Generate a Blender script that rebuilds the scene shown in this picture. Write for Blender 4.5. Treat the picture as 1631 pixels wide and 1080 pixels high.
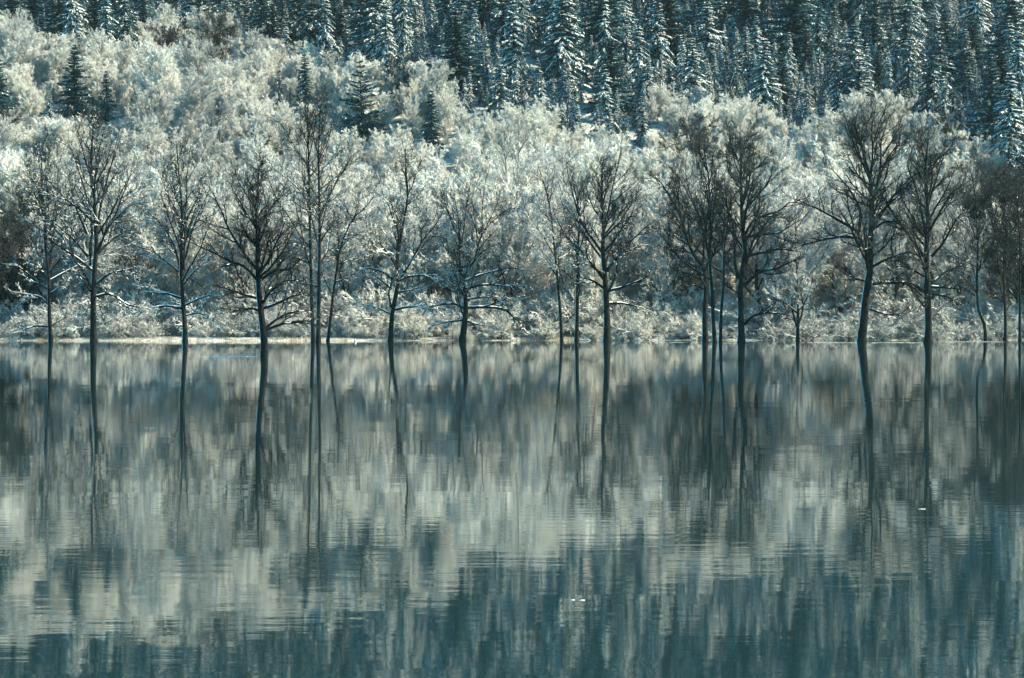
import bpy, math, random
import numpy as np

random.seed(7)
sc = bpy.context.scene
COL = sc.collection
for o in list(bpy.data.objects):
    bpy.data.objects.remove(o)

# ------------------------------------------------------------------ camera, light, exposure
F = 4530.0            # focal length in pixels of the 1631 x 1080 photograph
CX, HV = 815.5, 502.0 # centre column, horizon row
CAMZ = 2.2            # eye height over the lake
cam_d = bpy.data.cameras.new('camera')
cam = bpy.data.objects.new('camera', cam_d); COL.objects.link(cam)
cam.location = (0, 0, CAMZ)
cam_d.sensor_width = 36.0
cam_d.lens = 36.0 * F / 1631.0
tilt = math.atan((540.0 - HV) / F)
cam.rotation_euler = (math.radians(90) - tilt, 0, 0)
cam_d.clip_start = 0.5
cam_d.clip_end = 6000
sc.camera = cam
sc.render.resolution_x, sc.render.resolution_y = 1024, 678

SUN_AZ = math.radians(84)    # clockwise from the viewing direction (+Y) towards +X
SUN_EL = math.radians(36)
world = bpy.data.worlds.new('World'); sc.world = world
world.use_nodes = True
wn = world.node_tree.nodes; wl = world.node_tree.links
bg = wn['Background']
sky = wn.new('ShaderNodeTexSky'); sky.sky_type = 'NISHITA'
sky.sun_disc = False
sky.sun_elevation = SUN_EL
sky.sun_rotation = SUN_AZ
sky.altitude = 600; sky.air_density = 1.0; sky.dust_density = 1.2; sky.ozone_density = 1.2
tint = wn.new('ShaderNodeVectorMath'); tint.operation = 'MULTIPLY'      # the film's cool, slightly green cast over the whole sky
tint.inputs[1].default_value = (0.22, 0.93, 0.97)
wl.new(sky.outputs['Color'], tint.inputs[0]); wl.new(tint.outputs['Vector'], bg.inputs['Color'])
bg.inputs['Strength'].default_value = 0.095

sun_d = bpy.data.lights.new('sun', 'SUN')
sun_d.energy = 4.8
sun_d.angle = math.radians(0.6)
sun_d.color = (1.0, 0.86, 0.59)
sun = bpy.data.objects.new('sun', sun_d); COL.objects.link(sun)
sd = np.array([math.sin(SUN_AZ) * math.cos(SUN_EL), math.cos(SUN_AZ) * math.cos(SUN_EL), math.sin(SUN_EL)])
sun.rotation_euler = (math.pi / 2 - SUN_EL, 0, math.pi - SUN_AZ)
sun.location = (200, 100, 300)
sc.view_settings.view_transform = 'Standard'
sc.view_settings.look = 'None'
sc.view_settings.exposure = 2.0
sc.view_settings.gamma = 1.0
sc.cycles.max_bounces = 6
sc.cycles.diffuse_bounces = 3
sc.cycles.glossy_bounces = 3
sc.cycles.transmission_bounces = 3
sc.cycles.volume_bounces = 0
sc.cycles.use_denoising = True

# ------------------------------------------------------------------ materials
def mat(name, rough=0.8):
    m = bpy.data.materials.new(name); m.use_nodes = True
    nt = m.node_tree; b = nt.nodes['Principled BSDF']
    b.inputs['Roughness'].default_value = rough
    b.inputs['Specular IOR Level'].default_value = 0.25
    return m, nt, b

def ramp_noise(nt, b, c0, c1, scale, obj_rand=0.0, detail=4.0, lo=0.35, hi=0.65, world=False):
    n = nt.nodes
    tc = n.new('ShaderNodeTexCoord')
    src = tc.outputs['Object']
    if world:
        g = n.new('ShaderNodeNewGeometry'); src = g.outputs['Position']
    nz = n.new('ShaderNodeTexNoise'); nz.inputs['Scale'].default_value = scale; nz.inputs['Detail'].default_value = detail
    nt.links.new(src, nz.inputs['Vector'])
    r = n.new('ShaderNodeValToRGB')
    r.color_ramp.elements[0].position = lo; r.color_ramp.elements[1].position = hi
    r.color_ramp.elements[0].color = (*c0, 1); r.color_ramp.elements[1].color = (*c1, 1)
    nt.links.new(nz.outputs['Fac'], r.inputs['Fac'])
    out = r.outputs['Color']
    if obj_rand > 0:
        oi = n.new('ShaderNodeObjectInfo')
        mr = n.new('ShaderNodeMapRange'); mr.inputs['To Min'].default_value = 1 - obj_rand; mr.inputs['To Max'].default_value = 1.0
        nt.links.new(oi.outputs['Random'], mr.inputs['Value'])
        hs = n.new('ShaderNodeVectorMath'); hs.operation = 'SCALE'
        nt.links.new(out, hs.inputs[0]); nt.links.new(mr.outputs['Result'], hs.inputs['Scale'])
        out = hs.outputs['Vector']
    nt.links.new(out, b.inputs['Base Color'])
    return out

def translucent_mat(name, c0, c1, scale, obj_rand, amount, rough=0.9):
    m, nt, b = mat(name, rough)
    out = ramp_noise(nt, b, c0, c1, scale, obj_rand)
    tr = nt.nodes.new('ShaderNodeBsdfTranslucent')
    mx = nt.nodes.new('ShaderNodeMixShader'); mx.inputs['Fac'].default_value = amount
    nt.links.new(out, tr.inputs['Color'])
    nt.links.new(b.outputs[0], mx.inputs[1]); nt.links.new(tr.outputs[0], mx.inputs[2])
    nt.links.new(mx.outputs[0], nt.nodes['Material Output'].inputs['Surface'])
    return m

M = {}
m, nt, b = mat('snow_ground', 0.9)
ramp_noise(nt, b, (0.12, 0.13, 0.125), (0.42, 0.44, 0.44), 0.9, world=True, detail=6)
nz = nt.nodes.new('ShaderNodeTexNoise'); nz.inputs['Scale'].default_value = 1.3; nz.inputs['Detail'].default_value = 6
bp = nt.nodes.new('ShaderNodeBump'); bp.inputs['Strength'].default_value = 0.7; bp.inputs['Distance'].default_value = 0.5
g = nt.nodes.new('ShaderNodeNewGeometry'); nt.links.new(g.outputs['Position'], nz.inputs['Vector'])
nt.links.new(nz.outputs['Fac'], bp.inputs['Height']); nt.links.new(bp.outputs['Normal'], b.inputs['Normal'])
M['ground'] = m
M['snow'] = translucent_mat('fresh_snow', (0.70, 0.73, 0.75), (0.84, 0.85, 0.84), 2.0, 0.0, 0.12)
m, nt, b = mat('dark_bark', 0.9)
ramp_noise(nt, b, (0.004, 0.006, 0.008), (0.016, 0.018, 0.018), 3.0)
b.inputs['Specular IOR Level'].default_value = 0.05
M['bark'] = m
m, nt, b = mat('grey_bark', 0.9)
ramp_noise(nt, b, (0.07, 0.075, 0.075), (0.16, 0.16, 0.15), 2.0)
M['greybark'] = m
M['frost'] = translucent_mat('hoar_frost_twigs', (0.70, 0.71, 0.69), (0.90, 0.90, 0.87), 0.6, 0.18, 0.45)
M['frostgrey'] = translucent_mat('half_frosted_twigs', (0.32, 0.345, 0.355), (0.68, 0.70, 0.70), 0.6, 0.3, 0.25)
M['twig'] = translucent_mat('bare_twigs', (0.010, 0.020, 0.025), (0.036, 0.044, 0.044), 0.8, 0.2, 0.05)
m, nt, b = mat('spruce_needles', 0.7)
ramp_noise(nt, b, (0.008, 0.044, 0.060), (0.026, 0.085, 0.102), 1.2, 0.4)
M['needle'] = m
m, nt, b = mat('dry_reed', 0.9)
ramp_noise(nt, b, (0.13, 0.115, 0.08), (0.36, 0.33, 0.26), 3.0)
M['reed'] = m
m, nt, b = mat('thin_ice', 0.35)
ramp_noise(nt, b, (0.25, 0.27, 0.26), (0.60, 0.62, 0.59), 2.5, world=True)
M['ice'] = m

# water: a calm lake, tiny ripples, faint teal depth colour
m, nt, b = mat('lake_water', 0.021)
b.inputs['Base Color'].default_value = (0.006, 0.022, 0.028, 1)
b.inputs['IOR'].default_value = 1.55
b.inputs['Specular IOR Level'].default_value = 1.0
n = nt.nodes
g = n.new('ShaderNodeNewGeometry')
def wave(scale, stretch, detail):
    mp = n.new('ShaderNodeMapping'); mp.inputs['Scale'].default_value = stretch
    nt.links.new(g.outputs['Position'], mp.inputs['Vector'])
    z = n.new('ShaderNodeTexNoise'); z.inputs['Scale'].default_value = scale; z.inputs['Detail'].default_value = detail
    nt.links.new(mp.outputs['Vector'], z.inputs['Vector'])
    return z.outputs['Fac']
w1 = wave(3.2, (0.55, 1.0, 1.0), 3.0)      # ripples of a hand's width
w2 = wave(0.35, (0.6, 1.0, 1.0), 2.0)      # slow undulation
b1 = n.new('ShaderNodeBump'); b1.inputs['Strength'].default_value = 1.0; b1.inputs['Distance'].default_value = 0.0013
b2 = n.new('ShaderNodeBump'); b2.inputs['Strength'].default_value = 1.0; b2.inputs['Distance'].default_value = 0.004
# breeze patches: ripples stronger in some lanes than in others
w3 = wave(0.06, (0.35, 1.0, 1.0), 2.0)
mr = n.new('ShaderNodeMapRange'); mr.inputs['From Min'].default_value = 0.38; mr.inputs['From Max'].default_value = 0.62
mr.inputs['To Min'].default_value = 0.35; mr.inputs['To Max'].default_value = 1.0
nt.links.new(w3, mr.inputs['Value']); nt.links.new(mr.outputs['Result'], b1.inputs['Strength'])
nt.links.new(w2, b2.inputs['Height']); nt.links.new(w1, b1.inputs['Height'])
nt.links.new(b2.outputs['Normal'], b1.inputs['Normal']); nt.links.new(b1.outputs['Normal'], b.inputs['Normal'])
M['water'] = m

# ------------------------------------------------------------------ mesh helpers
def quads_mesh(name, V, Q, mats, midx=None, smooth=False):
    V = np.asarray(V, dtype=np.float32).reshape(-1, 3); Q = np.asarray(Q, dtype=np.int32).reshape(-1, 4)
    me = bpy.data.meshes.new(name)
    me.vertices.add(len(V)); me.vertices.foreach_set('co', V.ravel())
    me.loops.add(len(Q) * 4); me.loops.foreach_set('vertex_index', Q.ravel())
    me.polygons.add(len(Q)); me.polygons.foreach_set('loop_start', np.arange(len(Q), dtype=np.int32) * 4)
    for mm in mats: me.materials.append(mm)
    if midx is not None: me.polygons.foreach_set('material_index', np.asarray(midx, dtype=np.int32))
    if smooth: me.polygons.foreach_set('use_smooth', np.ones(len(Q), dtype=bool))
    me.update(calc_edges=True); me.validate()
    return me

def norm(a):
    return a / np.maximum(np.linalg.norm(a, axis=-1, keepdims=True), 1e-9)

class Geo:
    """collects quads"""
    def __init__(s): s.V = []; s.Q = []; s.m = []; s.n = 0
    def add(s, V, Q, mi=0):
        V = V.reshape(-1, 3); Q = Q.reshape(-1, 4)
        if len(Q) == 0: return
        s.V.append(V); s.Q.append(Q + s.n); s.m.append(np.full(len(Q), mi)); s.n += len(V)
    def segs(s, p0, p1, r0, r1, sides=3, mi=0):
        p0 = p0.reshape(-1, 3); p1 = p1.reshape(-1, 3); r0 = r0.ravel(); r1 = r1.ravel(); N = len(p0)
        if N == 0: return
        d = norm(p1 - p0)
        ref = np.where(np.abs(d[:, 2:3]) > 0.9, np.array([[1., 0, 0]]), np.array([[0., 0, 1]]))
        u = norm(np.cross(d, ref)); w = np.cross(d, u)
        a = np.arange(sides) * 2 * math.pi / sides
        ring = u[:, None] * np.cos(a)[None, :, None] + w[:, None] * np.sin(a)[None, :, None]
        V = np.concatenate([p0[:, None] + ring * r0[:, None, None], p1[:, None] + ring * r1[:, None, None]], axis=1)
        i = np.arange(sides); j = (i + 1) % sides
        q = np.stack([i, j, j + sides, i + sides], axis=1)
        Q = q[None] + (np.arange(N) * 2 * sides)[:, None, None]
        s.add(V, Q, mi)
    def polys(s, P, R, sides=3, mi=0):
        s.segs(P[:, :-1], P[:, 1:], R[:, :-1], R[:, 1:], sides, mi)
    def pipe(s, P, R, sides=9, mi=0, rng=None, rough=0.0):
        """one connected, slightly lumpy tube"""
        P = np.asarray(P, float); R = np.asarray(R, float); N = len(P)
        T = norm(np.gradient(P, axis=0))
        u = norm(np.cross(T, np.array([0.13, 1, 0.07]))); w = np.cross(T, u)
        a = np.arange(sides) * 2 * math.pi / sides
        rr = R[:, None] * (1 + (rough * rng.uniform(-1, 1, (N, sides)) if rng is not None else 0))
        V = P[:, None] + (u[:, None] * np.cos(a)[None, :, None] + w[:, None] * np.sin(a)[None, :, None]) * rr[..., None]
        i = np.arange(sides); j = (i + 1) % sides
        q = np.stack([i, j, j + sides, i + sides], axis=1)
        Q = q[None] + (np.arange(N - 1) * sides)[:, None, None]
        s.add(V, Q, mi)
    def mesh(s, name, mats, smooth=False):
        if not s.V: return None
        return quads_mesh(name, np.concatenate(s.V), np.concatenate(s.Q), mats, np.concatenate(s.m), smooth)

def resample(P, n):
    P = np.asarray(P, float)
    # Catmull-Rom through the control points, then even spacing
    if len(P) > 2:
        Pe = np.vstack([2 * P[0] - P[1], P, 2 * P[-1] - P[-2]]); out = []
        for i in range(1, len(Pe) - 2):
            t = np.linspace(0, 1, 8, endpoint=False)[:, None]
            a, b_, c, d = Pe[i - 1], Pe[i], Pe[i + 1], Pe[i + 2]
            out.append(0.5 * (2 * b_ + (c - a) * t + (2 * a - 5 * b_ + 4 * c - d) * t ** 2 + (3 * b_ - a - 3 * c + d) * t ** 3))
        out.append(P[-1:]); P = np.vstack(out)
    L = np.concatenate([[0], np.cumsum(np.linalg.norm(np.diff(P, axis=0), axis=1))])
    t = np.linspace(0, L[-1], n)
    return np.stack([np.interp(t, L, P[:, k]) for k in range(3)], axis=1)

def spawn(P, R, k, t0, t1, lf, ang, n, up, wob, rf, rmin, rng, lmin=0.0, lmax=99.0, tip=0.55):
    N, m_, _ = P.shape
    L = np.linalg.norm(np.diff(P, axis=1), axis=2).sum(1)
    t = t0 + (t1 - t0) * (np.arange(k)[None] + rng.uniform(0, 1, (N, k))) / k
    f = t * (m_ - 1); i = np.minimum(f.astype(int), m_ - 2); fr = (f - i)[..., None]
    ar = np.arange(N)[:, None]
    p = P[ar, i] * (1 - fr) + P[ar, i + 1] * fr
    T = norm(P[ar, i + 1] - P[ar, i])
    r = R[ar, i] * (1 - fr[..., 0]) + R[ar, i + 1] * fr[..., 0]
    rnd = rng.normal(0, 1, (N, k, 3))
    perp = norm(rnd - (rnd * T).sum(-1, keepdims=True) * T)
    a = np.radians(rng.normal(ang, ang * 0.2, (N, k)))[..., None]
    d = np.cos(a) * T + np.sin(a) * perp
    ln = np.clip(L[:, None] * lf * (1 - tip * t) * rng.uniform(0.6, 1.3, (N, k)), lmin, lmax)
    d = d.reshape(-1, 3); p = p.reshape(-1, 3); ln = ln.ravel(); r = r.ravel()
    out = [p]; st = (ln / (n - 1))[:, None]
    for s in range(n - 1):
        out.append(out[-1] + d * st)
        d = norm(d + np.array([0, 0, up]) + rng.normal(0, wob, d.shape))
    P2 = np.stack(out, axis=1)
    rs = np.maximum(np.minimum(r * rf, ln * 0.03 + rmin), rmin)
    R2 = rs[:, None] * np.linspace(1, 0.35, n)[None] + rmin * 0.3
    return P2, R2

def link(name, me, parent=None):
    o = bpy.data.objects.new(name, me); COL.objects.link(o)
    if parent is not None: o.parent = parent
    return o
def thing(name, label, cat, loc, group=None):
    o = bpy.data.objects.new(name, None); COL.objects.link(o); o.location = loc
    o.empty_display_size = 0.3
    o['label'] = label; o['category'] = cat
    if group: o['group'] = group
    return o
def px(u, v, D):
    return np.array([(u - CX) / F * D, D, CAMZ + (HV - v) / F * D])
def proj(x, y, z):
    return CX + F * x / y, HV - F * (z - CAMZ) / y

# ------------------------------------------------------------------ the land
def vnoise(x, y, s, seed):
    """smooth value noise"""
    x = x / s + seed * 17.3; y = y / s + seed * 7.1
    xi = np.floor(x); yi = np.floor(y); fx = x - xi; fy = y - yi
    fx = fx * fx * (3 - 2 * fx); fy = fy * fy * (3 - 2 * fy)
    def h(a, b_):
        v = np.sin(a * 127.1 + b_ * 311.7) * 43758.5453
        return v - np.floor(v)
    return ((h(xi, yi) * (1 - fx) + h(xi + 1, yi) * fx) * (1 - fy) + (h(xi, yi + 1) * (1 - fx) + h(xi + 1, yi + 1) * fx) * fy) * 2 - 1

SHORE = 245.0
def shore_at(x):
    return SHORE + 1.6 * np.sin(x * 0.11 + 1) + 1.2 * np.sin(x * 0.043) + np.where(x > 5, (x - 5) * 0.12, 0)
def ground(x, y):
    x = np.asarray(x, float); y = np.asarray(y, float)
    d = y - shore_at(x)
    z = np.where(d < 0, np.maximum(d * 0.25, -1.8), np.minimum(d * 0.10, 0.24) + np.maximum(d - 2, 0) * 0.025)
    h = np.maximum(y - 268, 0)
    slope = 0.245 * h * (1 - np.exp(-h / 22.0)) + 0.00004 * h * h
    z = z + slope
    k = np.clip((y - 262) / 60, 0, 1)
    z = z + k * (2.0 * vnoise(x, y, 38, 1) + 0.8 * vnoise(x, y, 15, 2))
    z = z + 7.0 * np.exp(-((x - 0) / 26) ** 2 - ((y - 375) / 34) ** 2)         # middle spur
    z = z + 7.0 * np.exp(-((x - 34) / 26) ** 2 - ((y - 415) / 30) ** 2)        # right spur
    z = z + 6.0 * np.exp(-((x - 66) / 30) ** 2 - ((y - 340) / 34) ** 2)
    z = z + 5.0 * np.exp(-((x + 62) / 24) ** 2 - ((y - 380) / 34) ** 2)
    return z

xs = np.concatenate([np.linspace(-2500, -260, 18), np.linspace(-250, 250, 126), np.linspace(260, 2500, 18)])
ys = np.concatenate([np.linspace(-300, 225, 12), np.linspace(230, 262, 48), np.linspace(265, 900, 160), np.linspace(920, 1250, 10)])
X, Y = np.meshgrid(xs, ys); 
Z = ground(X, np.minimum(Y, 1000))
V = np.stack([X, Y, Z], -1); ny, nx = X.shape
idx = np.arange(ny * nx).reshape(ny, nx)
Q = np.stack([idx[:-1, :-1], idx[:-1, 1:], idx[1:, 1:], idx[1:, :-1]], -1)
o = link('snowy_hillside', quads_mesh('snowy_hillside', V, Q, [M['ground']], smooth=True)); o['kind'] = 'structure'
wv = np.array([[-2500, -300, 0], [2500, -300, 0], [2500, 262, 0], [-2500, 262, 0]], float)
o = link('lake_water', quads_mesh('lake_water', wv, np.array([[0, 1, 2, 3]]), [M['water']])); o['kind'] = 'structure'

# the air: thin cold haze over lake and slope
hz = Geo()
hx0, hx1, hy0, hy1, hz0, hz1 = -2600., 2600., -400., 1300., -4., 262.
HV_ = np.array([[hx0,hy0,hz0],[hx1,hy0,hz0],[hx1,hy1,hz0],[hx0,hy1,hz0],[hx0,hy0,hz1],[hx1,hy0,hz1],[hx1,hy1,hz1],[hx0,hy1,hz1]])
me = quads_mesh('haze', HV_, np.array([[0,3,2,1],[4,5,6,7],[0,1,5,4],[1,2,6,5],[2,3,7,6],[3,0,4,7]]), [])
hm = bpy.data.materials.new('haze'); hm.use_nodes = True; hm.node_tree.nodes.clear()
vo = hm.node_tree.nodes.new('ShaderNodeOutputMaterial'); vp = hm.node_tree.nodes.new('ShaderNodeVolumePrincipled')
vp.inputs['Color'].default_value = (0.62, 0.86, 0.92, 1); vp.inputs['Density'].default_value = 0.00004; vp.inputs['Anisotropy'].default_value = 0.1
hm.node_tree.links.new(vp.outputs[0], vo.inputs['Volume']); me.materials.append(hm)
o = link('haze', me); o['kind'] = 'stuff'; o['label'] = 'thin bluish winter haze over the lake and hillside'

# ------------------------------------------------------------------ hero trees, traced limb by limb
def crop(ox, oy, s): return lambda p: (p[0] / s + ox, p[1] / s + oy)
C1 = crop(0, 150, 2.512); C2 = crop(200, 180, 2.571); C3 = crop(400, 130, 2.512); C4 = crop(560, 200, 3.0)
C5 = crop(820, 200, 3.0); C6 = crop(1020, 180, 2.843); C7 = crop(1260, 130, 2.511); C8 = crop(1391, 200, 3.0)

def hero(label, C, trunk, rpx, limbs, D, group, seed, extra=10, snow=0.5, dens=1.0, twigmat='twig', barkmat='bark', name='bare_tree', tw=0.0078, auto_top=0.3, trunk_snow=0.6):
    rng = np.random.default_rng(seed)
    tp = [px(*C(p), D) for p in trunk]
    base = tp[0].copy(); gz = float(ground(base[0], D))
    base[2] = max(gz, -0.4) if gz > 0 else -0.4
    tp[0] = base.copy()
    root = thing(name, label, 'tree', tuple(base), group)
    tp = np.array(tp) - base
    # the trunk wanders a little in depth too
    H = tp[-1][2]
    tp[:, 1] = np.cumsum(np.concatenate([[0], rng.normal(0, 0.012 * H, len(tp) - 1)]))
    P = resample(tp, 26); m_per_px = D / F
    r0 = rpx * m_per_px
    s = np.linspace(0, 1, 26)
    R = r0 * (0.16 + 0.84 * (1 - s) ** 0.9); R[0] *= 1.5; R[1] *= 1.12
    R = np.maximum(R, 0.03)
    g = Geo(); g.pipe(P, R, 9, 0, rng, 0.06)
    tr = link('trunk', g.mesh('trunk', [M[barkmat]], True), root)
    # snow plastered on the windward (left) side of the trunk
    if trunk_snow > 0:
        g = Geo(); k = int(26 * 0.8)
        Pp = resample(P[:k], 80); Rp = np.interp(np.linspace(0, k - 1, 80), np.arange(26), R)
        nzv = vnoise(np.full(80, seed * 3.3), np.linspace(0, 18, 80), 1.1, seed % 9)
        Pp = Pp + np.stack([-0.56 * Rp, 0.06 * Rp, 0 * Rp], 1)
        rad = Rp * (0.51 + 0.08 * nzv)
        on = np.where(nzv[:-1] > 0.55 - trunk_snow * 1.35)[0]; on = on[on > 1]
        if len(on):
            g.segs(Pp[on], Pp[on + 1], rad[on], rad[on + 1], 7)
            link('snow', g.mesh('trunk_snow', [M['snow']]), tr)['kind'] = 'stuff'
    L1P, L1R = [], []
    def add_limb(pts, rr):
        q = resample(pts, 12); L1P.append(q)
        L1R.append(rr * (0.22 + 0.78 * (1 - np.linspace(0, 1, 12)) ** 0.9))
    for li in limbs:
        w = np.array([px(*C(p), D) for p in li]) - base
        # start point snaps to the trunk's depth at that height, then leaves the picture plane
        j = int(np.argmin(np.abs(P[:, 2] - w[0, 2]) + 0.3 * np.abs(P[:, 0] - w[0, 0])))
        w[:, 1] = P[j, 1]
        run = np.concatenate([[0], np.cumsum(np.linalg.norm(np.diff(w[:, [0, 2]], axis=0), axis=1))])
        w[:, 1] += run * rng.uniform(-0.5, 0.5)
        w = w[np.concatenate([[True], np.linalg.norm(np.diff(w, axis=0), axis=1) > 0.01])]
        rr = min(R[j] * 0.62, 0.035 + run[-1] * 0.020)
        add_limb(w, max(rr, 0.05))
    for e in range(extra):
        t = auto_top + (0.97 - auto_top) * (e + rng.uniform(0, 1)) / max(extra, 1)
        f = t * 25; i = int(f); p = P[i]
        az = rng.choice([0.5, 1.5]) * math.pi + rng.normal(0, 0.75)
        el = math.radians(rng.uniform(20, 55) + 18 * t)
        ln = H * (0.42 * (1 - t) + 0.14) * rng.uniform(0.7, 1.15)
        d = np.array([math.cos(az) * math.cos(el), math.sin(az) * math.cos(el), math.sin(el)])
        pts = [p.copy()]
        for q in range(4):
            pts.append(pts[-1] + d * ln / 4); d = norm(d + np.array([0, 0, 0.13]) + rng.normal(0, 0.13, 3))
        add_limb(np.array(pts), max(min(R[i] * 0.55, 0.03 + ln * 0.018), 0.035))
    P1 = np.array(L1P); R1 = np.array(L1R)
    for q in range(len(P1)):
        # wiggle the limbs so that no stretch is ruler-straight
        ln = np.linalg.norm(P1[q, -1] - P1[q, 0])
        wob = np.cumsum(rng.normal(0, 0.007 * ln, (12, 3)), axis=0); wob -= wob[0]; wob *= np.linspace(0, 1, 12)[:, None]
        P1[q] += wob
        g = Geo(); g.pipe(P1[q], R1[q], 6, 0)
        link('limb', g.mesh('limb', [M[barkmat]], True), root)
    # finer wood: level 2 from limbs and trunk top, 3, 4, 5
    Pt = P[None, int(26 * 0.45):]; Rt = R[None, int(26 * 0.45):]
    P2a, R2a = spawn(P1, R1, 7, 0.22, 1.0, 0.46, 38, 7, 0.07, 0.10, 0.55, 0.016, rng, 0.5, 4.5)
    P2b, R2b = spawn(Pt, Rt, 16, 0.1, 1.0, 0.30, 42, 7, 0.10, 0.10, 0.45, 0.016, rng, 0.5, 3.5)
    P2 = np.concatenate([P2a, P2b]); R2 = np.concatenate([R2a, R2b])
    k3 = max(3, int(round(6 * min(dens, 1.2))))
    P3, R3 = spawn(P2, R2, k3, 0.15, 1.0, 0.55, 36, 5, 0.07, 0.13, 0.6, tw * 1.2, rng, 0.35, 2.0)
    k4 = max(3, int(round(6 * min(dens, 1.15))))
    P4, R4 = spawn(P3, R3, k4, 0.1, 1.0, 0.62, 34, 3, 0.10, 0.16, 0.7, tw, rng, 0.25, 1.1)
    g = Geo()
    g.polys(P2, R2, 4, 0); g.polys(P3, R3, 3, 1); g.polys(P4, R4, 3, 1)
    cr = link('crown', g.mesh('crown', [M[barkmat], M[twigmat]]), root)
    if snow > 0:
        g = Geo()
        for PP, RR, pr, fat, lo in ((P1, R1, 1.0, 0.78, 0.0), (P2, R2, 0.9, 0.85, 0.006), (P3, R3, 0.75 if snow > 0.3 else 0.15, 1.0, 0.006), (P4, R4, 0.4 if snow > 0.3 else 0, 1.0, 0.006)):
            a = PP[:, :-1].reshape(-1, 3); b_ = PP[:, 1:].reshape(-1, 3); ra = RR[:, :-1].ravel(); rb = RR[:, 1:].ravel()
            d = norm(b_ - a); flat = 1 - np.abs(d[:, 2])
            low = np.clip(1.25 - (a[:, 2] / max(H, 1)), 0.1, 1.2)      # the lower boughs carry most
            keep = rng.uniform(0, 1, len(a)) < pr * snow * low * np.clip(flat * 2.2, 0, 1)
            a, b_, ra, rb = a[keep], b_[keep], ra[keep], rb[keep]
            off = np.stack([-0.25 * ra, 0 * ra, 0.62 * ra + 0.006], 1)
            g.segs(a + off, b_ + off, ra * fat + lo, rb * fat + lo, 3)
        me = g.mesh('bough_snow', [M['snow']])
        if me: link('snow', me, cr)['kind'] = 'stuff'
    return root

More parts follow.
